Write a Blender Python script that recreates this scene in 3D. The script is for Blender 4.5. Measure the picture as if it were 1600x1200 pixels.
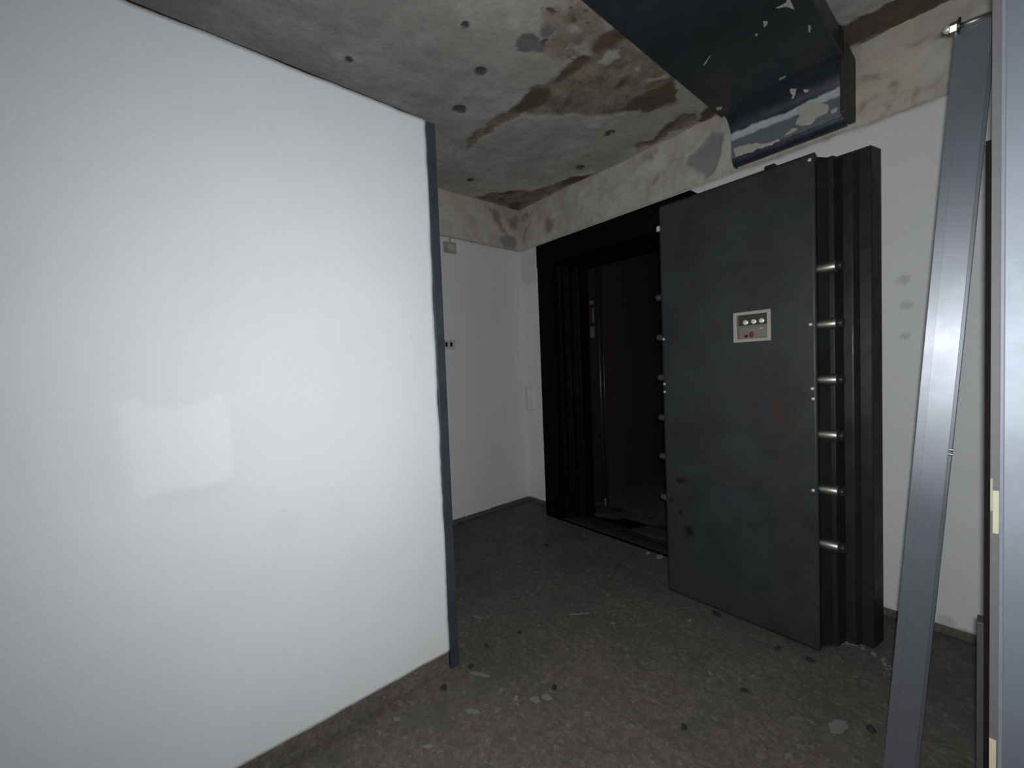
import bpy, bmesh, math, random
import numpy as np
from mathutils import Matrix, Vector
for o in list(bpy.data.objects): bpy.data.objects.remove(o)
SC = bpy.context.scene
COL = SC.collection
random.seed(7)
# ------------------------------------------------------------------ camera, world, light, exposure
CAM_H = 1.25
cd = bpy.data.cameras.new('camera'); cam = bpy.data.objects.new('camera', cd); COL.objects.link(cam)
R = [[0.646121918, 0.762228551, -0.039167612], [0.003251873, -0.054066752, -0.998532028], [-0.763227287, 0.645046061, -0.037412384]]
cam.matrix_world = Matrix(((R[0][0], -R[1][0], -R[2][0], 0), (R[0][1], -R[1][1], -R[2][1], 0), (R[0][2], -R[1][2], -R[2][2], CAM_H), (0, 0, 0, 1)))
cd.sensor_fit = 'HORIZONTAL'; cd.sensor_width = 36; cd.lens = 641.754 / 1600 * 36; cd.clip_start = 0.02
SC.camera = cam
w = bpy.data.worlds.new('world'); SC.world = w; w.use_nodes = True
w.node_tree.nodes['Background'].inputs[0].default_value = (0.75, 0.85, 1, 1)
w.node_tree.nodes['Background'].inputs[1].default_value = 0.10
ld = bpy.data.lights.new('phone_torch', 'SPOT'); torch = bpy.data.objects.new('phone_torch', ld); COL.objects.link(torch)
ld.energy = 96; ld.color = (0.96, 0.985, 1.0); ld.spot_size = math.radians(178); ld.spot_blend = 1.0; ld.shadow_soft_size = 0.012
torch.matrix_world = cam.matrix_world @ Matrix.Translation((0.015, 0.02, 0)) @ Matrix.Rotation(math.radians(-9), 4, 'Y')
SC.view_settings.view_transform = 'Standard'; SC.view_settings.look = 'None'
SC.view_settings.exposure = 0.0; SC.view_settings.gamma = 1.0; SC.view_settings.use_curve_mapping = False

# ------------------------------------------------------------------ marks: world coordinates on each surface
CEIL_BROWN = [[(-1.779,1.571),(-1.58,1.557),(-1.498,1.605),(-1.422,1.572),(-1.278,1.562),(-1.235,1.602),(-1.201,1.56),(-1.136,1.535),(-1.077,1.57),(-1.066,1.648),(-1.062,1.743),(-1.069,1.966),(-1.07,2.095),(-1.143,2.249),(-1.17,2.282),(-1.282,2.239),(-1.392,2.116),(-1.486,2.091),(-1.53,1.968),(-1.603,1.843),(-1.662,1.84),(-1.718,1.764),(-1.741,1.634)],[(-2.877,2.085),(-2.693,2.149),(-2.558,2.298),(-2.361,2.414),(-2.12,2.45),(-2.003,2.596),(-2.134,2.617),(-2.503,2.554),(-2.654,2.624),(-2.88,2.61),(-2.877,2.452),(-2.861,2.322),(-2.922,2.185)],[(-1.915,1.55),(-1.811,1.539),(-1.741,1.634),(-1.813,1.636),(-1.954,1.605),(-2.165,1.613),(-2.318,1.604),(-2.115,1.529)],[(-1.577,2.46),(-1.467,2.497),(-1.396,2.485),(-1.312,2.456),(-1.199,2.403),(-1.139,2.458),(-1.166,2.558),(-1.246,2.566),(-1.415,2.545),(-1.591,2.561)]]
CEIL_DARK = [[(-1.779,1.571),(-1.58,1.557),(-1.516,1.612),(-1.597,1.687),(-1.692,1.675),(-1.752,1.643)],[(-1.302,1.555),(-1.238,1.606),(-1.275,1.641),(-1.383,1.624),(-1.465,1.63),(-1.493,1.612),(-1.422,1.572)],[(-1.401,2.066),(-1.321,2.056),(-1.214,2.045),(-1.076,2.088),(-1.143,2.249),(-1.175,2.275),(-1.278,2.232),(-1.398,2.108)],[(-1.225,1.591),(-1.196,1.566),(-1.141,1.542),(-1.08,1.573),(-1.059,1.614),(-1.085,1.652),(-1.163,1.641),(-1.215,1.637)],[(-1.316,1.888),(-1.252,1.854),(-1.213,1.867),(-1.234,1.897),(-1.288,1.905)],[(-2.12,2.45),(-2.003,2.596),(-2.119,2.599),(-2.271,2.542),(-2.251,2.491)],[(-2.693,2.149),(-2.549,2.29),(-2.608,2.313),(-2.692,2.216)],[(-2.81,2.397),(-2.69,2.472),(-2.822,2.559),(-2.874,2.51)],[(-1.119,2.458),(-1.055,2.443),(-1.05,2.534),(-1.078,2.584),(-1.169,2.564)],[(-1.317,2.451),(-1.247,2.429),(-1.207,2.392),(-1.142,2.458),(-1.16,2.474),(-1.211,2.441),(-1.306,2.485),(-1.401,2.521),(-1.461,2.527),(-1.562,2.516),(-1.58,2.491),(-1.471,2.503),(-1.396,2.485)]]
CEIL_BAND = [[(-0.484,2.353),(-0.442,2.387),(-0.375,2.375),(-0.294,2.379),(-0.258,2.376),(-0.101,2.514),(-0.119,2.604),(-0.15,2.616),(-0.259,2.612),(-0.412,2.605),(-0.529,2.583)]]
CEIL_LIGHT = [[(-1.2,1.641),(-1.132,1.682),(-1.147,1.743),(-1.216,1.737),(-1.247,1.678)],[(-1.158,1.839),(-1.13,1.858),(-1.159,1.911),(-1.184,1.878)],[(-1.167,1.967),(-1.072,2.017),(-1.079,2.054),(-1.187,2.0)],[(-1.615,1.983),(-1.534,2.078),(-1.582,2.11),(-1.635,2.052)],[(-1.326,1.198),(-1.301,1.217),(-1.328,1.25),(-1.35,1.228)],[(-1.301,1.271),(-1.281,1.277),(-1.292,1.296),(-1.312,1.291)],[(-2.053,1.538),(-1.979,1.56),(-2.004,1.57),(-2.062,1.559)],[(-2.504,2.334),(-2.336,2.389),(-2.216,2.424),(-2.1,2.442),(-1.96,2.482),(-1.903,2.545),(-1.958,2.57),(-2.128,2.474),(-2.355,2.422),(-2.519,2.376)],[(-0.442,2.386),(-0.374,2.373),(-0.293,2.377),(-0.258,2.376),(-0.253,2.402),(-0.295,2.392),(-0.377,2.393),(-0.437,2.409)],[(-1.931,0.663),(-1.876,0.737),(-1.887,0.785),(-1.94,0.782),(-1.951,0.734),(-1.966,0.681)],[(-1.139,2.431),(-1.07,2.407),(-1.111,2.469),(-1.169,2.535)]]
CEIL_HOLES = [(-1.936,1.333,0.03,0.05),(-1.627,1.254,0.022,0.03),(-1.574,2.214,0.024,0.035),(-1.977,2.409,0.027,0.035),(-2.601,1.863,0.02,0.03),(-1.449,1.045,0.01,0.03),(-1.929,0.726,0.012,0.03),(-2.753,2.286,0.02,0.03)]
CEIL_GREY = [(-1.362,1.323,0.055),(-1.351,1.385,0.027),(-1.264,1.346,0.03)]
WB_GREY = [[(-1.12,2.627),(-1.04,2.584),(-1.06,2.535),(-1.068,2.46),(-1.109,2.384),(-1.156,2.369),(-1.176,2.41),(-1.223,2.456),(-1.28,2.499),(-1.268,2.549),(-1.221,2.564),(-1.185,2.589)]]
WB_BROWN = [[(-2.779,2.651),(-2.676,2.658),(-2.73,2.601),(-2.852,2.603),(-2.814,2.639)],[(-2.714,2.585),(-2.754,2.472),(-2.811,2.394),(-2.844,2.426),(-2.787,2.504)],[(-2.523,2.517),(-2.402,2.502),(-2.42,2.433),(-2.514,2.373),(-2.558,2.44)],[(-0.264,2.622),(-0.216,2.614),(-0.166,2.609),(-0.17,2.585),(-0.224,2.586),(-0.26,2.592)],[(-0.418,2.558),(-0.385,2.563),(-0.341,2.555),(-0.354,2.528),(-0.395,2.522),(-0.422,2.537)],[(-0.324,2.46),(-0.298,2.48),(-0.273,2.456),(-0.29,2.409),(-0.307,2.367),(-0.337,2.342),(-0.342,2.373),(-0.298,2.413)],[(-0.253,2.389),(-0.241,2.41),(-0.201,2.411),(-0.14,2.409),(-0.133,2.39),(-0.197,2.393),(-0.233,2.362)],[(-0.428,2.41),(-0.404,2.445),(-0.359,2.451),(-0.386,2.424),(-0.419,2.393)],[(-1.604,2.651),(-1.535,2.682),(-1.469,2.662),(-1.528,2.627),(-1.57,2.622)],[(-1.541,2.453),(-1.49,2.509),(-1.441,2.505),(-1.475,2.452),(-1.525,2.425)]]
WB_CRACK = [[(-1.376,2.559),(-1.331,2.556),(-1.283,2.548),(-1.283,2.542),(-1.331,2.549)]]
WB_LIGHT = [[(-1.536,2.616),(-1.47,2.618),(-1.439,2.562),(-1.538,2.572),(-1.606,2.583)],[(-0.216,2.554),(-0.14,2.524),(-0.125,2.427),(-0.178,2.446),(-0.216,2.517)]]
WB_MARKS = [(-0.273,1.583,0.022),(-0.265,1.466,0.02),(-0.27,1.328,0.016),(-0.157,1.243,0.016),(-0.143,0.054,0.03)]
WB_PATCH = [[(-2.859,2.27),(-2.77,2.297),(-2.651,2.279),(-2.665,2.018),(-2.787,1.992),(-2.865,2.035)]]
WA_BROWN = [[(2.206,2.663),(2.333,2.657),(2.386,2.545),(2.441,2.464),(2.38,2.442),(2.272,2.578),(2.26,2.631)],[(2.434,2.611),(2.574,2.663),(2.575,2.523),(2.474,2.516)]]
WA_GREY = [[(2.366,2.439),(2.533,2.471),(2.558,2.403),(2.527,2.34),(2.39,2.341),(2.349,2.403)]]
P_LIGHT = [[(-0.097,1.198),(-0.056,1.213),(-0.045,1.183),(0.016,1.172),(0.131,1.208),(0.142,1.094),(0.146,0.996),(0.134,0.95),(0.013,0.947),(-0.07,0.941),(-0.085,1.038)]]
P_GREY = [[(0.124,0.949),(0.136,0.95),(0.132,0.92),(0.007,0.909),(-0.06,0.92),(-0.059,0.939),(0.013,0.944)],[(0.23,0.79),(0.246,0.824),(0.278,0.829),(0.311,0.801),(0.321,0.758),(0.301,0.724),(0.266,0.721),(0.239,0.749)]]
P_SMEAR = [[(-0.178,0.873),(-0.172,0.917),(-0.128,0.932),(-0.067,0.927),(-0.062,0.871),(-0.102,0.866)]]
L_RUST = [[(-0.639,1.065),(-0.617,1.086),(-0.603,1.066),(-0.608,1.035),(-0.586,1.016),(-0.596,0.985),(-0.565,0.967),(-0.565,0.952),(-0.6,0.974),(-0.627,0.983),(-0.64,1.013)]]
L_BLACK = [[(-1.09,0.639),(-1.045,0.647),(-1.052,0.615),(-1.084,0.609)],[(-1.088,0.464),(-1.068,0.468),(-1.069,0.443),(-1.084,0.439)],[(-1.057,0.384),(-1.02,0.388),(-1.014,0.359),(-1.046,0.343)],[(-1.139,0.522),(-1.119,0.526),(-1.119,0.501),(-1.136,0.497)]]
L_RED = [[(-1.086,0.54),(-1.034,0.553),(-1.029,0.515),(-1.067,0.5),(-1.093,0.513)]]
L_SHEET = [[(-0.989,0.645),(-0.688,0.647),(-0.66,0.61),(-0.67,0.186),(-1.0,0.166)]]
CRUMBS = [(-1.426,0.915),(-1.403,0.774),(-1.106,1.092),(-0.686,1.287),(-2.036,1.98),(-0.887,2.01),(-0.603,1.944),(-0.493,1.964),(-0.613,1.605),(-1.452,1.214),(-1.489,1.046),(-0.266,1.731)]
FLAKES = [(-1.366,0.922),(-1.17,0.95),(-1.119,1.001),(-1.234,0.797),(-1.396,0.574),(-1.22,0.606),(-1.694,1.142),(-1.096,1.039),(-0.955,1.873),(-1.197,1.592),(-0.342,1.667),(-0.737,1.601),(-1.357,1.53),(-1.242,0.933)]
RUBBLE = [(-1.392,2.35),(-1.474,2.357),(-2.328,2.571)]
DROP_PALE = [[(-0.653,2.5),(-0.633,2.511),(-0.583,2.498),(-0.534,2.462),(-0.534,2.431),(-0.57,2.421),(-0.607,2.406),(-0.64,2.411),(-0.668,2.43),(-0.663,2.455),(-0.648,2.47)],[(-0.961,2.437),(-0.917,2.437),(-0.85,2.425),(-0.828,2.404),(-0.734,2.389),(-0.745,2.378),(-0.829,2.384),(-0.896,2.386),(-0.959,2.39)],[(-0.733,2.397),(-0.673,2.415),(-0.654,2.406),(-0.693,2.396)],[(-0.672,2.587),(-0.649,2.579),(-0.657,2.571),(-0.67,2.547),(-0.677,2.55),(-0.673,2.569),(-0.678,2.578)],[(-0.621,2.565),(-0.6,2.555),(-0.606,2.545),(-0.624,2.552)],[(-0.521,2.435),(-0.495,2.44),(-0.497,2.42),(-0.521,2.414)]]
DUCT_PALE = [[(-0.557,1.877),(-0.525,1.884),(-0.517,1.872),(-0.51,1.882),(-0.513,1.946),(-0.53,1.901)],[(-0.689,2.351),(-0.658,2.348),(-0.665,2.361),(-0.689,2.362)],[(-0.502,2.078),(-0.497,2.094),(-0.508,2.132),(-0.511,2.123)],[(-0.612,1.909),(-0.6,1.92),(-0.604,1.934),(-0.619,1.945)],[(-0.655,1.951),(-0.648,1.96),(-0.654,1.969),(-0.659,1.962)],[(-0.975,2.326),(-0.952,2.348),(-0.965,2.369),(-0.983,2.352)],[(-0.873,1.956),(-0.829,1.922),(-0.827,1.926),(-0.87,1.96)]]
# ------------------------------------------------------------------ numpy noise and masks
_rng = np.random.default_rng(3); _T = _rng.random((256, 256))
def vnoise(x, y):
    xi = np.floor(x).astype(int); yi = np.floor(y).astype(int); fx = x - xi; fy = y - yi
    fx = fx * fx * (3 - 2 * fx); fy = fy * fy * (3 - 2 * fy)
    g = lambda a, b: _T[a & 255, b & 255]
    return (g(xi, yi) * (1 - fx) + g(xi + 1, yi) * fx) * (1 - fy) + (g(xi, yi + 1) * (1 - fx) + g(xi + 1, yi + 1) * fx) * fy
def fbm(x, y, s, o=4):
    t = 0; a = .5; n = 0
    for i in range(o):
        t = t + a * vnoise(x * s + 17.3 * i, y * s + 5.1 * i); n += a; a *= .55; s *= 2.1
    return t / n - .5
def sdist(px, py, poly):
    inside = np.zeros(px.shape, bool); d2 = np.full(px.shape, 1e9); n = len(poly)
    for i in range(n):
        (x0, y0), (x1, y1) = poly[i], poly[(i + 1) % n]
        dx, dy = x1 - x0, y1 - y0; L = dx * dx + dy * dy + 1e-12
        t = np.clip(((px - x0) * dx + (py - y0) * dy) / L, 0, 1)
        d2 = np.minimum(d2, (px - x0 - t * dx) ** 2 + (py - y0 - t * dy) ** 2)
        c = ((y0 > py) != (y1 > py)) & (px < dx * (py - y0) / (dy + 1e-12 * (dy == 0)) + x0)
        inside ^= c
    d = np.sqrt(d2); return np.where(inside, d, -d)
def pmask(px, py, polys, soft=.02, warp=.03, ws=14):
    wx = px + warp * fbm(px, py, ws) * 2; wy = py + warp * fbm(px + 31, py + 11, ws) * 2
    m = np.zeros(px.shape)
    for p in polys: m = np.maximum(m, np.clip(sdist(wx, wy, p) / soft * .5 + .5, 0, 1))
    return m
def dots(px, py, ds, soft=.006, warp=.01):
    wx = px + warp * fbm(px, py, 40); wy = py + warp * fbm(px + 9, py + 4, 40); m = np.zeros(px.shape)
    for d in ds: m = np.maximum(m, np.clip((d[2] - np.hypot(wx - d[0], wy - d[1])) / soft + .5, 0, 1))
    return m
# ------------------------------------------------------------------ materials
class NT:
    def __init__(s, name):
        s.m = bpy.data.materials.new(name); s.m.use_nodes = True; s.t = s.m.node_tree
        s.b = s.t.nodes['Principled BSDF']; s.pos = s.n('ShaderNodeNewGeometry').outputs['Position']
    def n(s, t): return s.t.nodes.new(t)
    def l(s, a, b): s.t.links.new(a, b)
    def noise(s, scale, detail=5, rough=.6, stretch=None):
        v = s.pos
        if stretch:
            mp = s.n('ShaderNodeMapping'); mp.inputs['Scale'].default_value = stretch; s.l(v, mp.inputs['Vector']); v = mp.outputs[0]
        k = s.n('ShaderNodeTexNoise'); k.inputs['Scale'].default_value = scale; k.inputs['Detail'].default_value = detail; k.inputs['Roughness'].default_value = rough
        s.l(v, k.inputs['Vector']); return k.outputs['Fac']
    def ramp(s, f, lo, hi, a=0., b=1.):
        r = s.n('ShaderNodeMapRange'); r.interpolation_type = 'SMOOTHSTEP'; r.clamp = True
        s.l(f, r.inputs[0]); r.inputs[1].default_value = lo; r.inputs[2].default_value = hi; r.inputs[3].default_value = a; r.inputs[4].default_value = b; return r.outputs[0]
    def math(s, op, a, b):
        k = s.n('ShaderNodeMath'); k.operation = op
        for i, v in enumerate((a, b)):
            if isinstance(v, (int, float)): k.inputs[i].default_value = v
            else: s.l(v, k.inputs[i])
        return k.outputs[0]
    def mix(s, f, a, b):
        k = s.n('ShaderNodeMix'); k.data_type = 'RGBA'
        for i, v in ((0, f), (6, a), (7, b)):
            if isinstance(v, (int, float)): k.inputs[i].default_value = v
            elif isinstance(v, tuple): k.inputs[i].default_value = (*v, 1)
            else: s.l(v, k.inputs[i])
        return k.outputs[2]
    def attr(s, name='marks'):
        a = s.n('ShaderNodeAttribute'); a.attribute_name = name; x = s.n('ShaderNodeSeparateColor'); s.l(a.outputs['Color'], x.inputs[0])
        return x.outputs[0], x.outputs[1], x.outputs[2]
    def bump(s, h, strength=.3, dist=.01):
        k = s.n('ShaderNodeBump'); k.inputs['Strength'].default_value = strength; k.inputs['Distance'].default_value = dist
        s.l(h, k.inputs['Height']); s.l(k.outputs[0], s.b.inputs['Normal'])
    def fin(s, col=None, rough=.6, metal=0., spec=None):
        if col is not None:
            if isinstance(col, tuple): s.b.inputs['Base Color'].default_value = (*col, 1)
            else: s.l(col, s.b.inputs['Base Color'])
        if isinstance(rough, (int, float)): s.b.inputs['Roughness'].default_value = rough
        else: s.l(rough, s.b.inputs['Roughness'])
        s.b.inputs['Metallic'].default_value = metal
        if spec is not None: s.b.inputs['Specular IOR Level'].default_value = spec
        return s.m
def simple(name, col, rough=.5, metal=0., var=.15, scale=30, spec=None):
    k = NT(name); c2 = tuple(x * (1 - var) for x in col)
    return k.fin(k.mix(k.noise(scale), c2, tuple(min(1, x * (1 + var)) for x in col)), rough, metal, spec)
def m_white():
    k = NT('white_paint'); r, g, b = k.attr()
    base = k.mix(k.ramp(k.noise(1.3, 4), .3, .7), (.70, .705, .71), (.74, .745, .75))
    base = k.mix(k.math('MULTIPLY', b, .5), base, (.83, .83, .84))
    base = k.mix(k.math('MULTIPLY', g, .8), base, (.52, .525, .53))
    # r = bare plaster band above the paint line, with brown damp stains in its own attribute
    br, bg, bb = k.attr('plaster')
    pl = k.mix(k.ramp(k.noise(5, 8, .7), .35, .68), (.47, .43, .375), (.64, .60, .535))
    pl = k.mix(k.ramp(k.noise(2.2, 4), .5, .72), pl, (.60, .545, .43))
    pl = k.mix(k.ramp(k.math('ADD', br, k.math('MULTIPLY', k.math('SUBTRACT', k.noise(22, 6, .7), .5), 1.1)), .25, .95, 0, .75), pl, (.22, .175, .12))
    pl = k.mix(k.math('MULTIPLY', bb, .6), pl, (.72, .70, .66))
    pl = k.mix(bg, pl, k.mix(k.noise(40), (.26, .25, .245), (.34, .33, .32)))
    col = k.mix(r, base, pl)
    h = k.math('ADD', k.math('MULTIPLY', k.noise(160, 3), .25), k.math('MULTIPLY', r, k.noise(25, 8, .7)))
    k.bump(h, .35, .012)
    return k.fin(col, .62, 0, .35)
def m_concrete():
    k = NT('raw_concrete'); r, g, b = k.attr(); br, bg, bb = k.attr('plaster')
    base = k.mix(k.ramp(k.noise(2.2, 8, .65), .35, .68), (.40, .375, .345), (.54, .51, .475))
    base = k.mix(k.ramp(k.noise(14, 8, .7), .45, .75, 0, .6), base, (.33, .305, .28))
    nz = k.math('MULTIPLY', k.math('SUBTRACT', k.noise(18, 7, .72), .5), .8)
    mid = k.mix(k.ramp(k.noise(9, 9, .78), .32, .68), (.15, .118, .08), (.36, .31, .25))
    base = k.mix(k.ramp(k.math('ADD', r, k.math('MULTIPLY', nz, 1.5)), .3, .72, 0, .95), base, mid)
    dk = k.mix(k.noise(30, 6), (.10, .075, .05), (.15, .115, .082))
    base = k.mix(k.ramp(k.math('ADD', g, k.math('MULTIPLY', nz, 1.8)), .2, .9, 0, .95), base, dk)
    base = k.mix(k.ramp(k.math('ADD', b, nz), .4, .75, 0, .6), base, (.64, .61, .57))
    base = k.mix(k.math('MULTIPLY', bb, 1.), base, (.20, .195, .185))
    base = k.mix(k.math('MULTIPLY', br, .9), base, (.05, .045, .04))
    k.bump(k.math('ADD', k.noise(35, 9, .75), k.math('MULTIPLY', k.noise(6, 5), 1.2)), .45, .015)
    return k.fin(base, .9, 0, .2)
def m_terrazzo():
    k = NT('terrazzo_tile')
    def vor(sc):
        v = k.n('ShaderNodeTexVoronoi'); v.inputs['Scale'].default_value = sc; v.inputs['Randomness'].default_value = 1
        # warp the cells so that the chips are ragged
        nn = k.n('ShaderNodeTexNoise'); nn.inputs['Scale'].default_value = sc * .8; k.l(k.pos, nn.inputs['Vector'])
        va = k.n('ShaderNodeVectorMath'); va.operation = 'MULTIPLY_ADD'; k.l(nn.outputs['Color'], va.inputs[0]); va.inputs[1].default_value = (.9 / sc,) * 3; k.l(k.pos, va.inputs[2])
        k.l(va.outputs[0], v.inputs['Vector']); x = k.n('ShaderNodeSeparateColor'); k.l(v.outputs['Color'], x.inputs[0]); return v.outputs['Distance'], x.outputs[0]
    d1, c1 = vor(70); d2, c2 = vor(190)
    base = k.mix(c1, (.088, .077, .066), (.142, .126, .111))
    base = k.mix(k.ramp(c2, .55, .95, 0, .7), base, (.10, .09, .08))
    base = k.mix(k.ramp(k.noise(60, 7, .75), .54, .70, 0, .6), base, (.185, .168, .15)); base = k.mix(k.ramp(k.noise(75, 6, .7), .40, .30, 0, .6), base, (.055, .048, .042)); base = k.mix(k.ramp(c2, .0, .05, .55, 0), base, (.22, .205, .185))
    base = k.mix(k.ramp(c1, .96, .985, 0, .45), base, (.20, .187, .17))
    dirt = k.ramp(k.noise(3.2, 7, .7), .42, .66)
    base = k.mix(k.math('MULTIPLY', dirt, .55), base, (.075, .068, .06))
    base = k.mix(k.ramp(k.noise(7, 7, .75), .62, .78, 0, .2), base, (.18, .17, .16))
    k.bump(k.math('ADD', k.noise(90, 4), k.noise(14, 5)), .12, .004)
    return k.fin(base, k.ramp(k.noise(6), .3, .7, .55, .8), 0, .3)
def m_darkpaint(name, c, rough, spec=.5, att=False):
    k = NT(name)
    col = k.mix(k.ramp(k.noise(4, 6, .65), .3, .7), tuple(x * .82 for x in c), tuple(x * 1.2 for x in c))
    col = k.mix(k.ramp(k.noise(120, 2), .70, .76, 0, .5), col, tuple(x * 1.9 for x in c))
    if att:
        r, g, b = k.attr()
        col = k.mix(k.math('MULTIPLY', r, .85), col, (.045, .016, .008))
        col = k.mix(g, col, (.006, .006, .006)); col = k.mix(k.math('MULTIPLY', b, .5), col, (.045, .012, .012))
    k.bump(k.noise(45, 4), .08, .004)
    return k.fin(col, k.ramp(k.noise(9, 5), .3, .7, rough - .06, rough + .1), 0, spec)
def m_brushed(name, c, rough, aniso, vert=True):
    k = NT(name)
    s1 = k.noise(30, 3, .5, (22, 22, .35)); s2 = k.noise(3, 4)
    col = k.mix(s1, tuple(x * .9 for x in c), c); col = k.mix(k.ramp(s2, .5, .75, 0, .35), col, tuple(x * .7 for x in c))
    k.b.inputs['Anisotropic'].default_value = aniso
    tg = k.n('ShaderNodeTangent'); tg.direction_type = 'RADIAL'; tg.axis = 'Z'; k.l(tg.outputs[0], k.b.inputs['Tangent'])
    k.b.inputs['Anisotropic Rotation'].default_value = 0 if vert else .25
    return k.fin(col, k.ramp(s2, .3, .7, rough, rough + .1), .78)
def m_elbow():
    k = NT('worn_duct_highlight_paint'); r, g, b = k.attr(); n = k.math('SUBTRACT', k.noise(24, 7, .7), .5)
    c = k.mix(k.ramp(k.math('ADD', r, n), .35, .75), (.024, .029, .036), (.15, .168, .185))  # grey middle zone: dusty wear plus some flash highlight in the colour
    c = k.mix(k.ramp(k.math('ADD', g, n), .35, .8), c, (.50, .535, .545))  # pale band is the flash highlight painted into the elbow colour
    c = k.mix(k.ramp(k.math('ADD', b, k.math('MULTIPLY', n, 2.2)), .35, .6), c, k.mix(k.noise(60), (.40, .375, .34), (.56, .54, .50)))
    k.bump(k.noise(40, 6), .15, .006); return k.fin(c, k.ramp(k.noise(14), .3, .7, .3, .5), 0, .6)
ELBOW = m_elbow(); WHITE = m_white(); CONC = m_concrete(); TERR = m_terrazzo()
LEAF = m_darkpaint('charcoal_green_paint', (.028, .031, .032), .42, .33, True)
RIM = m_darkpaint('charcoal_step_paint', (.017, .019, .0185), .36, .25)
BLACK = m_darkpaint('black_frame_paint', (.0035, .004, .0045), .5, .05)
DUCT = m_darkpaint('dark_duct_paint', (.028, .034, .037), .36, .5)
POST = m_darkpaint('slate_steel_paint', (.036, .042, .052), .48, .6)
DULL = simple('grimy_steel', (.11, .10, .095), .5, .6); STEEL = simple('dull_steel', (.33, .31, .285), .42, 1.0)
GALV = m_brushed('galvanised_steel', (.30, .317, .35), .41, .55)
SHEET = m_brushed('brushed_sheet_steel', (.37, .41, .46), .555, .2)
GREYEDGE = simple('grey_edge_paint', (.15, .15, .15), .6); GUIDE = simple('dark_guide', (.055, .055, .056), .6)
DARKGAP = simple('dark_channel', (.012, .010, .009), .8, spec=.1); LIP = simple('folded_lip', (.26, .28, .315), .55, .2)
CREAM = simple('cream_tape', (.62, .58, .40), .7, 0, .05)
BEIGE = simple('beige_plastic', (.36, .33, .29), .55); PALEBEIGE = simple('pale_plastic', (.50, .475, .43), .5)
IVORY = simple('ivory_plastic', (.55, .53, .49), .5); DEEPBLACK = simple('black_recess', (.006, .006, .006), .8)
BEZEL = simple('beige_bezel_metal', (.36, .325, .285), .5, 0, .2); LOCKPLATE = simple('grey_lock_plate', (.20, .185, .165), .45, .3)
BRIGHT = simple('bright_nickel', (.85, .83, .76), .32, .6); OLIVE = simple('dark_olive_lock_body', (.03, .032, .02), .5)
RED = simple('red_seal_wax', (.22, .022, .04), .45); PALE = simple('pale_plaster', (.46, .44, .40), .9); FLAKE = simple('dusty_plaster', (.17, .16, .148), .9); CRUMB = simple('dark_crumb', (.02, .018, .016), .9)
SKIRT = TERR
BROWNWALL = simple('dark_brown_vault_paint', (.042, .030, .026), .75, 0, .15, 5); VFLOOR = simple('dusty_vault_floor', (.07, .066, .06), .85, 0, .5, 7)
SHEETPAINT = m_darkpaint('darker_overpaint', (.027, .032, .0335), .42, .35)
GATE = simple('grey_gate_metal', (.034, .035, .039), .38, .3); LBL = simple('white_sticker', (.15, .147, .15), .6); LBLRED = simple('red_sticker', (.10, .02, .02), .6)
# ------------------------------------------------------------------ mesh helpers
def tagt(o, label, cat, group=None):
    o['label'] = label; o['category'] = cat
    if group: o['group'] = group
    return o
def thing(name, label, cat, loc, group=None):
    o = bpy.data.objects.new(name, None); COL.objects.link(o); o.location = loc; o.empty_display_size = .05
    return tagt(o, label, cat, group)
def obj(name, bm, mat, parent=None, smooth=False, org=None, label=None):
    me = bpy.data.meshes.new(name); bmesh.ops.recalc_face_normals(bm, faces=bm.faces[:])
    if parent is not None and org is None:
        org = Vector(parent.location)
        if parent.parent: org = org + parent.parent.location
    if org is not None: bmesh.ops.translate(bm, verts=bm.verts[:], vec=-Vector(org))
    bm.to_mesh(me); bm.free(); me.materials.append(mat)
    if smooth: me.polygons.foreach_set('use_smooth', [True] * len(me.polygons))
    o = bpy.data.objects.new(name, me); COL.objects.link(o)
    if parent is not None: o.parent = parent
    elif org is not None: o.location = org
    if label: o['label'] = label
    return o
def struct(o): o['kind'] = 'structure'; return o
def box(x0, x1, y0, y1, z0, z1, bev=0., seg=2, bm=None):
    b2 = bmesh.new(); bmesh.ops.create_cube(b2, size=1)
    for v in b2.verts: v.co = Vector((x0 + (v.co.x + .5) * (x1 - x0), y0 + (v.co.y + .5) * (y1 - y0), z0 + (v.co.z + .5) * (z1 - z0)))
    if bev: bmesh.ops.bevel(b2, geom=b2.edges[:], offset=bev, segments=seg, affect='EDGES', profile=.5)
    return join(bm, b2)
def join(bm, b2):
    if bm is None: return b2
    me = bpy.data.meshes.new('tmp'); b2.to_mesh(me); b2.free(); bm.from_mesh(me); bpy.data.meshes.remove(me); return bm
def prism(prof, axis, a, b, bev=0., bm=None):
    """closed profile extruded along an axis: axis 'x' takes (y,z), 'y' takes (x,z), 'z' takes (x,y)"""
    b2 = bmesh.new()
    f = {'x': lambda p, t: (t, p[0], p[1]), 'y': lambda p, t: (p[0], t, p[1]), 'z': lambda p, t: (p[0], p[1], t)}[axis]
    A_ = [b2.verts.new(f(p, a)) for p in prof]; B_ = [b2.verts.new(f(p, b)) for p in prof]; n = len(prof)
    b2.faces.new(A_); b2.faces.new(B_[::-1])
    for i in range(n): b2.faces.new((A_[i], B_[i], B_[(i + 1) % n], A_[(i + 1) % n]))
    bmesh.ops.recalc_face_normals(b2, faces=b2.faces[:])
    if bev: bmesh.ops.bevel(b2, geom=b2.edges[:], offset=bev, segments=2, affect='EDGES', profile=.5, clamp_overlap=True)
    return join(bm, b2)
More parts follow.
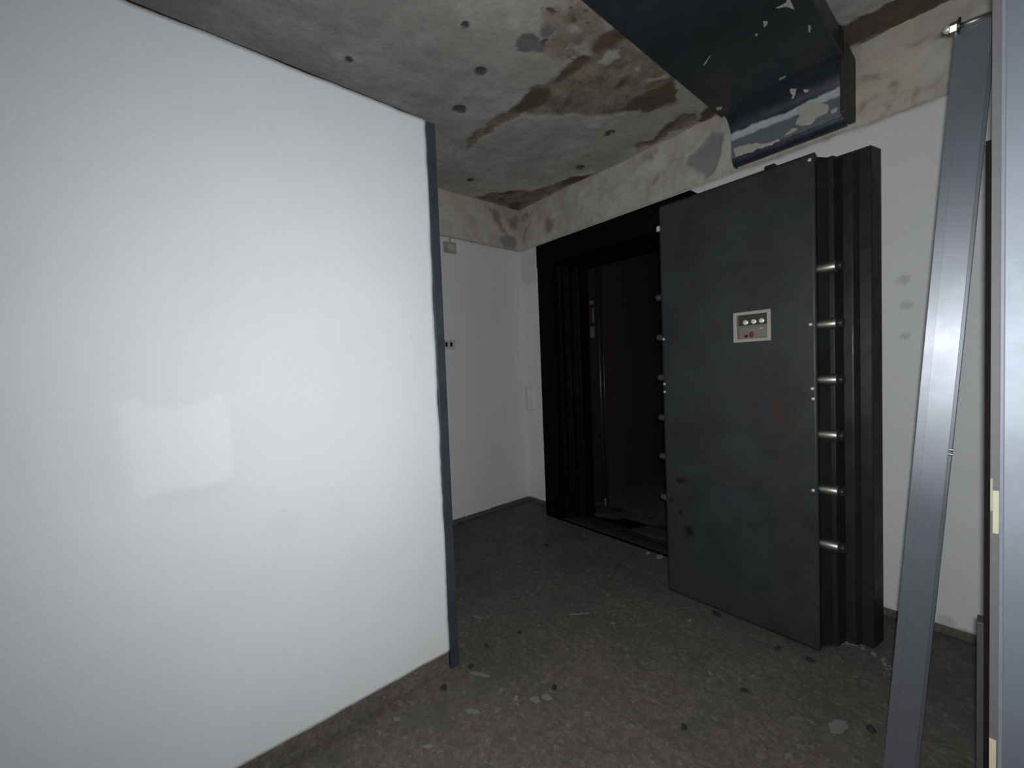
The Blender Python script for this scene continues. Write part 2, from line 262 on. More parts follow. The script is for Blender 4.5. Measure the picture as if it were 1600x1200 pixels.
def cyl(c, axis, r, h, seg=20, bev=0., r2=None, bm=None):
    b2 = bmesh.new(); bmesh.ops.create_cone(b2, cap_ends=True, segments=seg, radius1=r, radius2=r if r2 is None else r2, depth=h)
    if bev: bmesh.ops.bevel(b2, geom=[e for e in b2.edges if abs(e.verts[0].co.z - e.verts[1].co.z) < 1e-6], offset=bev, segments=2, affect='EDGES', profile=.5)
    q = Vector((0, 0, 1)).rotation_difference(Vector(axis)); bmesh.ops.transform(b2, matrix=Matrix.Translation(c) @ q.to_matrix().to_4x4(), verts=b2.verts[:])
    return join(bm, b2)
def blob(c, sx, sy, sz, seed, sub=2, rough=.35, bm=None):
    b2 = bmesh.new(); bmesh.ops.create_icosphere(b2, subdivisions=sub, radius=1); rg = random.Random(seed)
    for v in b2.verts:
        k = 1 + rough * (rg.random() - .5) * 2; v.co = Vector((v.co.x * sx * k, v.co.y * sy * k, v.co.z * sz * k))
    bmesh.ops.rotate(b2, verts=b2.verts[:], cent=(0, 0, 0), matrix=Matrix.Rotation(rg.random() * 6, 3, 'Z')); bmesh.ops.translate(b2, verts=b2.verts[:], vec=c)
    return join(bm, b2)
def plate(poly, place, t, seed=1, jag=.004):
    """ragged flat chip: outline subdivided and roughened, given a real thickness"""
    rg = random.Random(seed); pts = []
    for i in range(len(poly)):
        a, b = poly[i], poly[(i + 1) % len(poly)]
        for k in range(3): pts.append((a[0] + (b[0] - a[0]) * k / 3 + rg.uniform(-jag, jag) * (k > 0), a[1] + (b[1] - a[1]) * k / 3 + rg.uniform(-jag, jag) * (k > 0)))
    bm = bmesh.new(); A_ = [bm.verts.new(place(p[0], p[1], 0)) for p in pts]; B_ = [bm.verts.new(place(p[0], p[1], t)) for p in pts]
    bm.faces.new(A_); bm.faces.new(B_[::-1]); n = len(pts)
    for i in range(n): bm.faces.new((A_[i], B_[i], B_[(i + 1) % n], A_[(i + 1) % n]))
    return bm
def grid(name, us, vs, place, disp, marks, plaster=None, mat=None, hole=None, parent=None, thick=0.):
    """fine surface with real relief; marks/plaster hold the paint, damp and bare-plaster areas of that surface"""
    U, V = np.meshgrid(us, vs, indexing='ij'); nu, nv = U.shape
    P = np.stack(place(U, V, disp(U, V)), -1).reshape(-1, 3)
    if parent is not None: P = P - np.array(parent.location)
    i, j = np.meshgrid(np.arange(nu - 1), np.arange(nv - 1), indexing='ij')
    if hole is not None:
        keep = ~hole((U[:-1, :-1] + U[1:, 1:]) / 2, (V[:-1, :-1] + V[1:, 1:]) / 2); i = i[keep]; j = j[keep]
    i = i.ravel(); j = j.ravel(); a = i * nv + j
    F = np.stack([a, a + nv, a + nv + 1, a + 1], -1)
    me = bpy.data.meshes.new(name); me.vertices.add(len(P)); me.vertices.foreach_set('co', P.ravel())
    me.loops.add(F.size); me.loops.foreach_set('vertex_index', F.ravel().astype(np.int32)); me.polygons.add(len(F))
    me.polygons.foreach_set('loop_start', np.arange(0, F.size, 4, dtype=np.int32)); me.update(calc_edges=True)
    me.polygons.foreach_set('use_smooth', np.ones(len(F), bool))
    for nm, fn in (('marks', marks), ('plaster', plaster)):
        c = np.zeros((nu * nv, 4)); c[:, 3] = 1
        if fn is not None:
            for k, m in enumerate(fn(U, V)):
                if m is not None: c[:, k] = np.broadcast_to(m, U.shape).ravel()
        at = me.attributes.new(nm, 'FLOAT_COLOR', 'POINT'); at.data.foreach_set('color', c.ravel().astype(np.float32))
    me.materials.append(mat); o = bpy.data.objects.new(name, me); COL.objects.link(o)
    if parent is not None: o.parent = parent
    if thick:
        s = o.modifiers.new('solid', 'SOLIDIFY'); s.thickness = abs(thick); s.offset = -1 if thick > 0 else 1
    return o
ar = lambda a, b, s: np.linspace(a, b, int(round((b - a) / s)) + 1)
# ------------------------------------------------------------------ structure
WB, WA, CZ, PX = 2.58, -2.86, 2.70, -1.482
BAND = 2.325
# floor: slab with terrazzo tiles
bm = box(WA - .1, 1.3, -1.7, WB + .02, -.12, -.0012)
floor = struct(obj('floor', bm, simple('pale_grout', (.16, .148, .134), .9)))
T = .6; GX, GY = -1.0555, 1.79
tile_me = {}
for i in range(-4, 5):
    for j in range(-6, 2):
        x0, x1 = max(GX + i * T, WA), min(GX + (i + 1) * T, 1.3); y0, y1 = max(GY + j * T, -1.7), min(GY + (j + 1) * T, WB)
        if x1 - x0 < .01 or y1 - y0 < .01: continue
        key = (round(x1 - x0, 3), round(y1 - y0, 3))
        if key not in tile_me:
            b2 = box(.0006, x1 - x0 - .0006, .0006, y1 - y0 - .0006, -.012, 0, .0006, 1)
            me = bpy.data.meshes.new('floor_tile'); b2.to_mesh(me); b2.free(); me.materials.append(TERR); tile_me[key] = me
        o = bpy.data.objects.new('floor_tile', tile_me[key]); COL.objects.link(o); o.parent = floor
        o.location = (x0, y0, random.uniform(-.0002, .0002))
# ceiling
def c_marks(x, y):
    br = pmask(x, y, CEIL_BROWN, .03, .05, 9)
    # the mottled brown zone towards the duct
    zone = np.clip((-1.05 - np.abs(x + 1.25)) * 0 + (.30 - np.hypot(x + 1.20, (y - 1.45) * .8)) / .25, 0, 1)
    br = np.maximum(br * .95, zone * np.clip(.45 + fbm(x, y, 9) * 2.2, 0, 1))
    dk = np.maximum(pmask(x, y, CEIL_DARK, .025, .03, 14), pmask(x, y, CEIL_BAND, .02, .03, 10))
    dk = np.maximum(dk, np.clip((fbm(x + 4, y, 16) - .17) * 9, 0, 1) * np.clip(zone * 1.6, 0, 1))
    return br, dk, pmask(x, y, CEIL_LIGHT, .03, .02, 18)
def c_plaster(x, y): return dots(x, y, [(a, b, r + .007, 0) for a, b, r, _ in CEIL_HOLES], .008), None, dots(x, y, CEIL_GREY)
def c_disp(x, y):
    d = fbm(x, y, 2.2) * .02 + fbm(x, y, 11) * .008
    d = d + .006 * np.clip(pmask(x, y, CEIL_BROWN, .012, .05, 9), 0, 1) + .022 * pmask(x, y, CEIL_BAND, .012, .03, 10) - .004 * pmask(x, y, CEIL_LIGHT, .03, .02, 18)
    for hx, hy, r, dep in CEIL_HOLES: d = d + .45 * dep * np.clip((r - np.hypot(x - hx, y - hy)) / .008 + .3, 0, 1)
    return d
struct(grid('ceiling', ar(WA - .06, 1.3, .011), ar(-1.7, WB + .06, .011), lambda x, y, d: (x, y, CZ + d), c_disp, c_marks, c_plaster, CONC))
# walls with bare plaster above the old ceiling line
def band(u, z): return np.clip((z - BAND - .012 * fbm(u, z, 6) - .006 * fbm(u, z, 40)) / .006 + .5, 0, 1)
def b_marks(x, z):
    low = np.clip((.045 + .07 * fbm(x, z, 9) - z) / .012, 0, 1)
    return np.maximum(band(x, z), low), np.maximum(dots(x, z, WB_MARKS), .55 * pmask(x, z, WB_PATCH, .03, .03)), None
def b_plast(x, z):
    return (np.maximum(pmask(x, z, WB_BROWN, .04, .04), np.clip((.025 - np.abs(z - BAND - .01)) / .02, 0, 1) * .5),
            np.maximum(pmask(x, z, WB_GREY, .006, .02, 20), pmask(x, z, WB_CRACK, .01, .01)), pmask(x, z, WB_LIGHT, .06, .04))
def b_disp(x, z):
    b = band(x, z)
    return fbm(x, z, 3) * .004 + b * (.008 + fbm(x, z, 4) * .02 + fbm(x, z, 14) * .006) + .013 * pmask(x, z, WB_GREY, .008, .02, 20)
struct(grid('wall_right', ar(WA - .06, 1.3, .011), ar(0, CZ + .02, .011), lambda x, z, d: (x, WB + d, z), b_disp, b_marks, b_plast, WHITE,
            hole=lambda x, z: (x > -2.40) & (x < -1.20) & (z < 2.2)))
def a_marks(y, z):
    low = np.clip((.04 + .03 * fbm(y, z, 8) - z) / .02, 0, 1)
    return np.maximum(band(y, z), low), None, None
def a_plast(y, z):
    return (np.maximum(pmask(y, z, WA_BROWN, .04, .03), np.clip((.016 - np.abs(z - BAND - .006)) / .012, 0, 1) * .8), pmask(y, z, WA_GREY, .01, .02, 16), None)
struct(grid('wall_back', ar(.3, WB + .06, .013), ar(0, CZ + .02, .013), lambda y, z, d: (WA - d, y, z), lambda y, z: fbm(y, z, 3) * .004 + band(y, z) * (.006 + fbm(y, z, 5) * .016) + .006 * pmask(y, z, WA_GREY, .01, .02, 16), a_marks, a_plast, WHITE))
# partition on the left with its skirting and steel end post
def p_marks(y, z): return None, 13 / 100 * pmask(y, z, P_GREY, .012, .012), np.maximum(pmask(y, z, P_LIGHT, .008, .012), .45 * pmask(y, z, P_SMEAR, .05, .02))
ptop = 2.252
def p_place(y, z, d):
    t = (z - .074) / (2.25 - .074)
    return (PX - d, y - .006 * (fbm(z, y * 0, 9) * 2) * np.clip((y - .82) / .03, 0, 1), z + np.clip((t - .985) / .015, 0, 1) * (.008 * fbm(y, y * 0, 12) + .004) + np.clip((.01 - t) / .01, 0, 1) * .008 * fbm(y, y * 0, 14))
part = struct(grid('wall_left', ar(-1.7, .853, .013), ar(.074, ptop, .013), p_place, lambda y, z: fbm(y, z, 2) * .004, p_marks, None, WHITE, thick=.1))
obj('top_shadow_strip', box(PX - .1, PX - .0025, -1.7, .852, 2.244, 2.2615), DEEPBLACK, part)  # black strip standing in for the shadow gap along the partition top
pb = struct(obj('trim_1', box(PX - .12, PX + .006, .853, .893, 0, 2.252, .002), POST)); pb['label'] = 'slate grey steel post capping the end of the white partition'
def skirting(name, segs):
    bmx = segs[0]
    root = struct(obj(name, bmx, CRUMB))
    for b2 in segs[1]: obj('skirting_tile', b2, SKIRT, root)
    return root
L_ = []
for k in range(6):
    y1 = .85 - k * .45; y0 = max(y1 - .45, -1.7)
    if y1 > -1.65: L_.append(box(PX - .02, PX - .003, y0 + .0003, y1 - .0003, 0, .078, .0008, 1))
skirting('baseboard_left', (box(PX - .1, PX - .02, -1.7, .852, 0, .072), L_))
skirting('baseboard_back', (box(WA - .02, WA + .001, .3, WB, 0, .03), [box(WA, WA + .012, WB - .012 - (k + 1) * .45, WB - .013 - k * .45, 0, .042 - .004 * (k % 2), .004, 1) for k in range(4)]))
skirting('baseboard_right', (box(-1.10, 1.3, WB - .001, WB + .02, 0, .03), [box(-1.1 + k * .45, -1.101 + (k + 1) * .45, WB - .012, WB, 0, .04 - .003 * (k % 2), .004, 1) for k in range(5)] + [box(WA + .012, -2.47, WB - .012, WB, 0, .038, .004, 1)]))
# strong room behind the door
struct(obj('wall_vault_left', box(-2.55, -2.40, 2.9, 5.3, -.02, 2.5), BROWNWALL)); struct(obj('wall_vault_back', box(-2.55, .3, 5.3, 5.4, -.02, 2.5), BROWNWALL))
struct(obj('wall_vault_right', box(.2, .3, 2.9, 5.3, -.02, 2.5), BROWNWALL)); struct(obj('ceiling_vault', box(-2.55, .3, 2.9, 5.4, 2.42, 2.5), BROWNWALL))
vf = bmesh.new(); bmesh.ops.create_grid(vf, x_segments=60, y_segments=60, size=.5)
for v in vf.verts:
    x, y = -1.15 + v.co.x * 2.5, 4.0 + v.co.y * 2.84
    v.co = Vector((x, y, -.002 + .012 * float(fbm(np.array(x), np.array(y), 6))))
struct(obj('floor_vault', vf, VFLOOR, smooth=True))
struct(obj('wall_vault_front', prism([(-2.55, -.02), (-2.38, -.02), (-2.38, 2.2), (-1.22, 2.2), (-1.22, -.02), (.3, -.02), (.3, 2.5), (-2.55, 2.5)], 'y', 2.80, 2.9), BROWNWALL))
# ------------------------------------------------------------------ vault door frame
fr = thing('vault_door_frame', 'black painted steel vault door frame with stepped jambs set in the right wall', 'door frame', (-1.81, 2.40, 0))
JAMB = m_darkpaint('glossy_jamb_paint', (.004, .0045, .005), .22, .5)
def jamb(s, reveal):
    if reveal: pf = [(-.478, .041), (-.445, .045), (-.44, .095), (-.405, .10), (-.40, .155), (-.352, .16), (-.345, .26), (-.34, .27), (-.56, .275), (-.56, .18), (-.478, .18)]
    else: pf = [(-.65, 0), (-.485, 0), (-.48, .04), (-.48, .178), (-.562, .178), (-.562, .39), (-.65, .39)]
    return prism([(-1.81 + s * a, 2.40 + b) for a, b in pf], 'z', 0, 2.2, .004)
for s_ in (1, -1): obj('jamb_casing', jamb(s_, False), BLACK, fr); obj('stepped_reveal', jamb(s_, True), JAMB, fr)
obj('lintel', prism([(2.397, 2.25), (2.397, 2.073), (2.44, 2.07), (2.445, 2.06), (2.495, 2.058), (2.50, 2.048), (2.55, 2.046), (2.56, 2.03), (2.665, 2.03), (2.67, 2.20), (2.79, 2.20), (2.79, 2.25)], 'x', -2.463, -1.157, .003), BLACK, fr)
th = obj('threshold', box(-2.46, -1.16, 2.405, 2.79, -.01, .004, .002), BLACK, fr)
obj('sill_strip', box(-2.32, -1.30, 2.43, 2.52, .004, .012, .003), simple('worn_sill_steel', (.05, .048, .045), .5, .3, .5, 25), fr)
obj('sill_strip', box(-2.25, -1.37, 2.545, 2.62, .004, .010, .003), simple('worn_sill_steel_inner', (.035, .034, .033), .5, .3, .5, 25), fr)
# grey gate post inside
gt = thing('gate_post', 'grey metal gate post with worn stickers standing just inside the dark vault doorway', 'post', (-2.33, 2.97, 0))
obj('post_plate', box(-2.385, -2.30, 2.965, 2.985, 0, 2.12, .003), GATE, gt)
obj('edge_ridge', cyl((-2.285, 2.965, 1.06), (0, 0, 1), .018, 2.12, 18), GATE, gt, True)
obj('edge_ridge', cyl((-2.252, 2.975, 1.06), (0, 0, 1), .010, 2.12, 14), GATE, gt, True)
obj('sticker', box(-2.375, -2.335, 2.9635, 2.965, 1.80, 1.83), LBL, gt, label='small white sticker'); obj('sticker', box(-2.352, -2.335, 2.9635, 2.965, 1.63, 1.76), LBL, gt, label='narrow pale sticker')
obj('sticker', box(-2.38, -2.354, 2.9635, 2.965, 1.64, 1.77), LBLRED, gt, label='dull red sticker'); obj('sticker', box(-2.38, -2.335, 2.9635, 2.965, 1.50, 1.60), LBL, gt, label='pale printed sticker')
obj('strike_hole', box(-2.375, -2.335, 2.963, 2.967, .98, 1.04), DEEPBLACK, gt); obj('foot_bolt', cyl((-2.262, 2.95, .03), (0, 0, 1), .02, .06, 12, .004), STEEL, gt)
# ------------------------------------------------------------------ vault door leaf, swung open in front of the wall
vd = thing('vault_door', 'heavy charcoal vault door leaf standing open with stepped edge and locking bolts', 'door', (-.817, 2.17, 0))
LX0, LX1 = -1.157, -.477
def l_marks(x, z): return pmask(x, z, L_RUST, .012, .012, 30), pmask(x, z, L_BLACK, .012, .012, 30), pmask(x, z, L_RED, .02, .02, 30)
wx0, wx1, wz0, wz1 = -.783, -.652, 1.341, 1.455
us = np.unique(np.concatenate([ar(LX0, wx0, .0107), ar(wx0, wx1, .011), ar(wx1, LX1, .0109)])); vs = np.unique(np.concatenate([ar(.012, wz0, .011), ar(wz0, wz1, .0114), ar(wz1, 2.07, .011)]))
grid('front_plate', us, vs, lambda x, z, d: (x, 2.04 + d, z), lambda x, z: fbm(x, z, 3) * .002, l_marks, None, LEAF, hole=lambda x, z: (x > wx0) & (x < wx1) & (z > wz0) & (z < wz1), parent=vd, thick=.02)
def step(h0, h1, y0, y1, zt0, zt1, bev=.004):
    b2 = bmesh.new(); c = -.817; L = -1.150
    q = [b2.verts.new(p) for p in ((L, y0, .012), (c + h0, y0, .012), (c + h0, y0, zt0), (L, y0, zt0), (L, y1, .012), (c + h1, y1, .012), (c + h1, y1, zt1), (L, y1, zt1))]
    for f in ((0, 1, 2, 3), (7, 6, 5, 4), (0, 4, 5, 1), (1, 5, 6, 2), (2, 6, 7, 3), (3, 7, 4, 0)): b2.faces.new([q[i] for i in f])
    bmesh.ops.recalc_face_normals(b2, faces=b2.faces[:]); bmesh.ops.bevel(b2, geom=b2.edges[:], offset=bev, segments=2, affect='EDGES', profile=.5)
    return b2
s1 = step(.339, .372, 2.078, 2.13, 2.066, 2.064)
obj('door_core', box(LX0 + .001, wx0 - .002, 2.0605, 2.08, .013, 2.069, 0, 1, box(wx1 + .002, LX1 - .001, 2.0605, 2.08, .013, 2.069, 0, 1, box(wx0 - .002, wx1 + .002, 2.0605, 2.08, wz1 + .002, 2.069, 0, 1, box(wx0 - .002, wx1 + .002, 2.0605, 2.08, .013, wz0 - .002)))), RIM, vd)
obj('rim_step', s1, RIM, vd); obj('rim_step', step(.383, .401, 2.122, 2.20, 2.066, 2.070), RIM, vd)
obj('rim_step', step(.431, .456, 2.192, 2.226, 2.073, 2.084), RIM, vd); obj('rim_step', step(.487, .505, 2.216, 2.31, 2.092, 2.098), RIM, vd)
obj('top_lug', box(-.663, -.622, 2.055, 2.10, 2.066, 2.092, .005), RIM, vd)
obj('cover_sheet', plate(L_SHEET[0], lambda a, b, t: (a, 2.0402 - t, b), .0015, 3, .002), SHEETPAINT, vd, label='faint darker repainted sheet low on the door')
obj('corner_tag', box(-1.172, -1.154, 2.034, 2.05, 1.945, 1.972, .003), PALEBEIGE, vd, label='small beige tag on the left edge')
for z in (1.609, 1.381, 1.154, .927, .697, .466):
    o = obj('locking_bolt', cyl((-.448, 2.074, z), (1, 0, 0), .0235, .066, 28, .004), STEEL, vd, True)
    obj('bolt_tip', cyl((-.405, 2.074, z), (1, 0, 0), .0225, .022, 28, .006), RIM, o, True, org=vd.location, label='dark bolt tip')  # bolt ends are separate caps in the dark rim colour
for z in (1.604, 1.388, 1.169, .948, .733, .505): obj('locking_bolt', cyl((-1.178, 2.085, z), (1, 0, 0), .0175, .062, 24, .006), DULL, vd, True)
SCREW = simple('bright_screw', (.62, .60, .57), .4, .3)
for x, z in ((-.496, 1.383), (-.492, 1.119), (-.49, 1.077), (-.494, .694), (-.493, 2.045), (-1.146, 1.375), (-1.148, 1.136), (-1.148, 1.094)): obj('screw', cyl((x, 2.0365, z), (0, 1, 0), .0065, .007, 12, .002), SCREW, vd)
for z in (.45, 1.7): obj('hinge', cyl((-1.13, 2.352, z), (0, 0, 1), .035, .22, 20, .004, bm=box(-1.145, -1.04, 2.30, 2.396, z - .06, z + .06)), RIM, vd)
# lock inspection window
bz = bmesh.new(); o_ = .012
for a in ((wx0 - o_, wx0 + .003, wz0 - o_, wz1 + o_), (wx1 - .003, wx1 + o_, wz0 - o_, wz1 + o_), (wx0 - .001, wx1 + .001, wz0 - o_, wz0 + .003), (wx0 - .001, wx1 + .001, wz1 - .003, wz1 + o_)):
    box(a[0], a[1], 2.031, 2.062, a[2], a[3], .0025, 2, bz)
win = obj('lock_window', bz, BEZEL, vd, label='beige framed square window onto the lock mechanism')
obj('window_back', box(wx0 - .001, wx1 + .001, 2.070, 2.078, wz0 - .001, wz1 + .001), OLIVE, win)
obj('lock_plate', box(wx0 + .004, wx1, 2.056, 2.071, wz0 + .004, wz0 + .062, .002), LOCKPLATE, win)
obj('lock_shelf', box(wx0 + .004, wx1, 2.046, 2.071, wz0 + .058, wz0 + .064, .001), LOCKPLATE, win)
for k, dx in enumerate((.036, .070, .102)): obj('lock_wheel', cyl((wx0 + dx, 2.056, wz0 + .078 + .001 * k), (0, 1, 0), .012, .022, 20, .003, r2=.010), BRIGHT, win, True, label='shiny round lock wheel')
obj('red_seal', blob((wx0 + .058, 2.052, wz0 + .022), .012, .008, .013, 5, 2, .12), RED, win, True, label='round red seal'); obj('black_knob', cyl((wx0 + .036, 2.052, wz0 + .016), (0, 1, 0), .006, .014, 14, .001), DEEPBLACK, win)
obj('small_screw', cyl((wx0 + .098, 2.054, wz0 + .046), (0, 1, 0), .006, .008, 12, .001), BEZEL, win)
# ------------------------------------------------------------------ duct under the ceiling
du = thing('ceiling_duct', 'dark painted sheet metal duct running under the ceiling and turning down the right wall', 'duct', (-.73, 1.2, 2.60))
prof = [(-1.0, 2.60), (2.43, 2.60)]
obj('duct_run', box(-1.0, -.455, -1.0, 2.45, 2.601, 2.72, .004), DUCT, du)
arc = [(2.36, 2.600), (2.40, 2.600)]
for k in range(1, 13):
    a = math.pi / 2 * k / 12; arc.append((2.405 + .11 * math.sin(a), 2.49 + .11 * math.cos(a)))
arc += [(2.515, 2.42)]
for k in range(1, 9):
    a = math.pi / 2 * k / 8; arc.append((2.56 - .045 * math.cos(a), 2.40 - .055 * math.sin(a)))
arc = np.array(arc); al = np.concatenate([[0], np.cumsum(np.hypot(*np.diff(arc, axis=0).T))])
ay = lambda v: np.interp(v, al, arc[:, 0]); az = lambda v: np.interp(v, al, arc[:, 1])
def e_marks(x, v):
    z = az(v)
    worn = np.clip((z - 2.375 - .02 * fbm(x, z, 9)) / .02, 0, 1) * np.clip((2.535 + .03 * fbm(x, z, 7) - z) / .03, 0, 1)  # worn grey zone, also lightened where the flash shines on the bend
    top = worn * np.clip((z - 2.462 - .02 * fbm(x + 3, z, 8)) / .03, 0, 1)  # painted highlight along the upper part of the bend
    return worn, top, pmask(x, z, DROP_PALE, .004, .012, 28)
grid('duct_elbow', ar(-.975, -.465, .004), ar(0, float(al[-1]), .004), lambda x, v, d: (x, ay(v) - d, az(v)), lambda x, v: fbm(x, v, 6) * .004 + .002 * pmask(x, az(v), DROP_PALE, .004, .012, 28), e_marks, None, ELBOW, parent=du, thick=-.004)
obj('elbow_side', prism([(2.36, 2.602)] + [(float(p) + .004, float(q) + .004) for p, q in arc[1:]] + [(2.60, 2.345), (2.60, 2.71), (2.36, 2.71)], 'x', -.974, -.968), DUCT, du)
obj('end_flange', box(-.470, -.440, 2.43, 2.60, 2.36, 2.66, .006), simple('rusty_flange', (.045, .036, .032), .6, 0, .3), du)
for k, q in enumerate(DUCT_PALE): obj('plaster_smear', plate(q, lambda a, b, t: (a, b, 2.6012 - t), .002, k + 9, .002), PALE, du)
# ------------------------------------------------------------------ fittings on the walls
jb = thing('junction_box', 'small beige square junction box high on the back wall beside the grey post', 'junction box', (WA, 1.81, 2.25))
obj('box_base', box(WA - .003, WA + .018, 1.755, 1.868, 2.20, 2.285, .004), BEIGE, jb); obj('box_lid', box(WA + .016, WA + .026, 1.785, 1.862, 2.218, 2.268, .004), PALEBEIGE, jb)
obj('cable', cyl((WA + .007, 1.815, 2.305), (0, 0, 1), .006, .045, 10), BEIGE, jb)
for k in range(3): obj('lid_rib', box(WA + .025, WA + .029, 1.842, 1.858, 2.228 + k * .013, 2.232 + k * .013), BEIGE, jb)
so = thing('wall_socket', 'small ivory wall socket with two black openings on the back wall behind the post', 'socket', (WA, 1.78, 1.46))
obj('socket_plate', box(WA - .003, WA + .010, 1.70, 1.822, 1.425, 1.502, .003), IVORY, so)
for y in (1.738, 1.784): obj('socket_opening', box(WA + .006, WA + .0108, y - .012, y + .012, 1.446, 1.482, .002), DEEPBLACK, so)
obj('socket_module', box(WA + .008, WA + .012, 1.752, 1.770, 1.443, 1.485, .002), PALEBEIGE, so)
cv = grid('blank_cover_plate', ar(-2.848, -2.735, .02), ar(.855, 1.075, .02), lambda x, z, d: (x, WB - .006 + d, z), lambda x, z: x * 0, None, None, WHITE, thick=.008)
tagt(cv, 'white painted blank cover plate on the wall strip between the corner and vault frame', 'cover plate')
# ------------------------------------------------------------------ leaning stud
b0, b1 = Vector((-.183, 1.575, .012)), Vector((-.0385, 1.60, 2.085))
st = thing('metal_stud', 'galvanised steel channel leaning beside the sheet metal door at the right', 'metal stud', b0)
zz = (b1 - b0).normalized(); yy = Vector((0, 1, 0)); xx = yy.cross(zz).normalized(); yy = zz.cross(xx)
st.matrix_world = Matrix((( xx.x, yy.x, zz.x, b0.x), (xx.y, yy.y, zz.y, b0.y), (xx.z, yy.z, zz.z, b0.z), (0, 0, 0, 1)))
H = (b1 - b0).length
def loc(name, bm, mat, **k): return obj(name, bm, mat, st, org=(0, 0, 0), **k)
loc('stud_web', box(-.016, .0275, -.0015, .0005, 0, H), GALV)
loc('stud_flange', prism([(-.0335, -.0005), (-.0162, -.0015), (-.0162, .0005), (-.0325, .0015), (-.0325, .05), (-.0335, .05)], 'z', 0, H), GALV, label='bent left flange')
loc('stud_flange', prism([(.0275, -.0015), (.031, -.0015), (.0315, .004), (.0375, .006), (.0375, .05), (.0365, .05), (.0365, .008), (.030, .005), (.0275, .0005)], 'z', 0, H), GALV, label='ribbed right flange')
nb = loc('fixing_bolt', cyl((-.005, -.008, H - .012), (1, 0, 0), .0055, .07, 14), STEEL, smooth=True, label='threaded fixing bolt across the top')
cyl_n = cyl((-.036, -.008, H - .010), (1, 0, 0), .014, .016, 6, .002); o = obj('nut', cyl_n, STEEL, nb, org=(0, 0, 0))
o = obj('nut_cap', blob((-.046, -.010, H - .010), .010, .009, .009, 2, 2, .03), BRIGHT, nb, True, org=(0, 0, 0)); o = obj('washer', cyl((-.026, -.008, H - .010), (1, 0, 0), .019, .004, 20), RIM, nb, org=(0, 0, 0))
loc('rivet', cyl((.036, .006, .98), (1, 0, 0), .004, .008, 10), STEEL); loc('rivet', cyl((.036, .006, .968), (1, 0, 0), .004, .008, 10), STEEL)
# ------------------------------------------------------------------ metal panel at the right edge
mp = thing('sheet_metal_door', 'upright brushed sheet metal door leaf with grey edge strip at the right edge', 'door', (.3, 1.42, 0))
obj('panel_sheet', box(.010, .70, 1.40, 1.404, 0.002, 2.35, .001), SHEET, mp); obj('panel_core', box(.012, .69, 1.404, 1.45, 0.002, 2.34), GREYEDGE, mp)
obj('edge_lip', box(.0035, .0105, 1.399, 1.425, 0.002, 2.35, .0015), LIP, mp, label='bright folded lip'); obj('edge_strip', box(-.0095, .005, 1.405, 1.45, 0.002, 2.35, .001), GREYEDGE, mp, label='rough grey edge strip')
obj('edge_channel', box(-.0185, -.006, 1.44, 1.50, 0.002, 1.72, .001), DARKGAP, mp, label='dark channel behind the strip'); obj('floor_guide', box(-.030, -.0175, 1.455, 1.50, 0.0, .60, .002), GUIDE, mp)
tp = obj('tape', box(-.0055, .005, 1.4035, 1.4055, .838, .935), CREAM, mp, label='cream tape on the edge strip'); obj('tape', box(-.0092, .001, 1.4035, 1.4055, .20, .358), CREAM, mp, label='cream tape near the foot')
obj('tape_shred', box(-.0092, -.0055, 1.4035, 1.4055, .888, .962), simple('pale_tape_shred', (.4, .39, .35), .8), mp)
# ------------------------------------------------------------------ bits on the floor
def place(name, items, mat, kinds, group, cat):
    for k, ((x, y), lab) in enumerate(zip(items, kinds)):
        rg = random.Random(k * 7 + len(items))
        if name == 'plaster_flake':
            l_, w_ = lab[1], lab[2]; a = lab[3]; poly = [(-l_, -w_ * .3), (-l_ * .4, -w_), (l_ * .5, -w_ * .8), (l_, w_ * .2), (l_ * .3, w_), (-l_ * .6, w_ * .7)]
            c, s = math.cos(a), math.sin(a); bm = plate([(x + c * p - s * q, y + s * p + c * q) for p, q in poly], lambda u, v, t: (u, v, .0015 + t), .004, k, min(.004, w_ * .4))
        else: bm = blob((x, y, lab[2] * .5), lab[1], lab[1] * .75, lab[2] * .6, k, 1, .4)
        o = obj(name, bm, mat, org=(x, y, 0)); tagt(o, lab[0], cat, group)
crumb_l = [('dark crumb on the floor right beside the foot of the grey post', .014, .014), ('black crumb on the floor in front of the partition skirting near the post', .016, .014), ('black crumb between the pale flakes in the middle of the floor', .015, .014),
 ('lone black crumb on the open floor nearest the camera', .015, .014), ('dark crumb on the floor near the vault frame foot', .02, .015), ('dark crumb lying under the left half of the open vault door', .02, .018), ('dark crumb by the lower edge of the vault door, left of two', .016, .014),
 ('dark crumb by the lower right corner of the vault door face', .026, .015), ('dark smudged crumb on the floor in front of the vault door', .016, .008), ('dark crumb on the shaded floor beyond the grey post', .012, .012), ('small dark crumb just right of the grey post foot, farther in', .012, .012), ('dark crumb on the floor beside the leaning stud', .016, .014)]
place('crumb', CRUMBS, CRUMB, crumb_l, 'dark crumbs on the floor', 'crumb')
flake_l = [('long thin pale flake on the floor right of the grey post', .045, .008, .55), ('upright oval white flake, first of the pair in mid floor', .016, .008, -.9), ('whitish flake cluster piece right of the oval flake', .020, .014, .3),
 ('flat pale flake below the long thin flake', .026, .010, .7), ('pale flake near the partition skirting', .015, .009, .2), ('slim pale flake at the bottom of the floor', .022, .006, .9), ('pale flake in the shade beyond the grey post', .03, .008, .4),
 ('faint pale flake at the right end of the white cluster', .022, .012, .4), ('tiny pale chip in front of the vault door left corner', .008, .008, .4), ('tiny pale chip in mid floor below the open doorway', .009, .007, .4), ('broad whitish smear of plaster on the floor left of the stud', .045, .022, 1.2),
 ('tiny pale flake below the vault door face', .008, .006, 0), ('thin white scratch like sliver on the floor below the doorway', .05, .002, .9), ('tiny pale chip left of the oval flake', .008, .006, .3)]
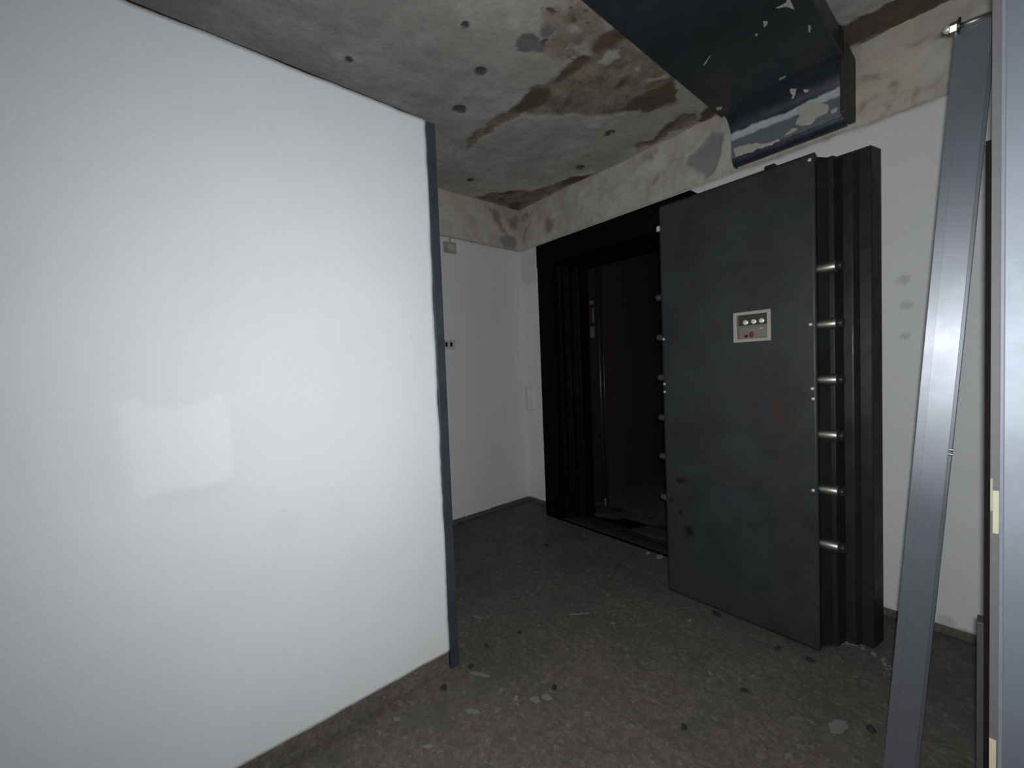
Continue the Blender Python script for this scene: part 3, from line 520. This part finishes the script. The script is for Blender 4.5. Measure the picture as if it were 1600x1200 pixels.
place('plaster_flake', FLAKES, FLAKE, flake_l, 'pale plaster flakes on the floor', 'flake')
dl = bmesh.new(); rg = random.Random(11); line = [(-.43, 2.19), (-.36, 2.225), (-.28, 2.16), (-.245, 2.05)]
for k in range(60):
    t = rg.random() * 2.999; i = int(t); f = t - i
    x = line[i][0] * (1 - f) + line[i + 1][0] * f + rg.gauss(0, .010); y = line[i][1] * (1 - f) + line[i + 1][1] * f + rg.gauss(0, .010); r = rg.uniform(.003, .009)
    blob((x, y, r * .4), r, r * .8, r * .45, k, 1, .3, dl)
dlo = tagt(obj('plaster_crumbs', dl, FLAKE, org=(-.33, 2.15, 0)), 'scattered line of pale plaster crumbs on the floor at the right foot of the vault door', 'debris'); dlo['kind'] = 'stuff'
rub_l = [('pale rubble lump at the right end of the vault sill', .03, .022), ('smaller pale rubble lump on the vault sill', .02, .02), ('flat pale chip at the left end of the vault sill', .03, .012)]
place('rubble_chip', RUBBLE, simple('grey_rubble', (.17, .165, .155), .9), rub_l, 'rubble on the vault sill', 'rubble')
for k, (pl, lab) in enumerate(((([(-2.30, 2.66), (-2.1, 2.64), (-1.95, 2.70), (-1.92, 2.86), (-2.1, 2.95), (-2.28, 2.88)]), 'dusty grey sheet lying inside the vault doorway at the left'), ([(-1.78, 2.60), (-1.55, 2.56), (-1.40, 2.62), (-1.42, 2.80), (-1.66, 2.84), (-1.74, 2.74)], 'dusty grey sheet lying inside the vault doorway near the door'))):
    c = Vector((sum(p[0] for p in pl) / 6, sum(p[1] for p in pl) / 6, .02)); bm = bmesh.new()
    ring = [bm.verts.new((p[0], p[1], .012)) for p in pl]; ring2 = [bm.verts.new(((p[0] * 2 + c.x) / 3, (p[1] * 2 + c.y) / 3, .018 + .012 * (i % 2))) for i, p in enumerate(pl)]; cc = bm.verts.new((c.x, c.y, .030))
    for i in range(6): bm.faces.new((ring[i], ring[(i + 1) % 6], ring2[(i + 1) % 6], ring2[i])); bm.faces.new((ring2[i], ring2[(i + 1) % 6], cc))
    bmesh.ops.solidify(bm, geom=bm.faces[:], thickness=.004); o = obj('debris_sheet', bm, simple('dusty_sheet_%d' % k, (.085, .082, .078), .8, 0, .4, 20), org=(c.x, c.y, 0)); tagt(o, lab, 'debris')
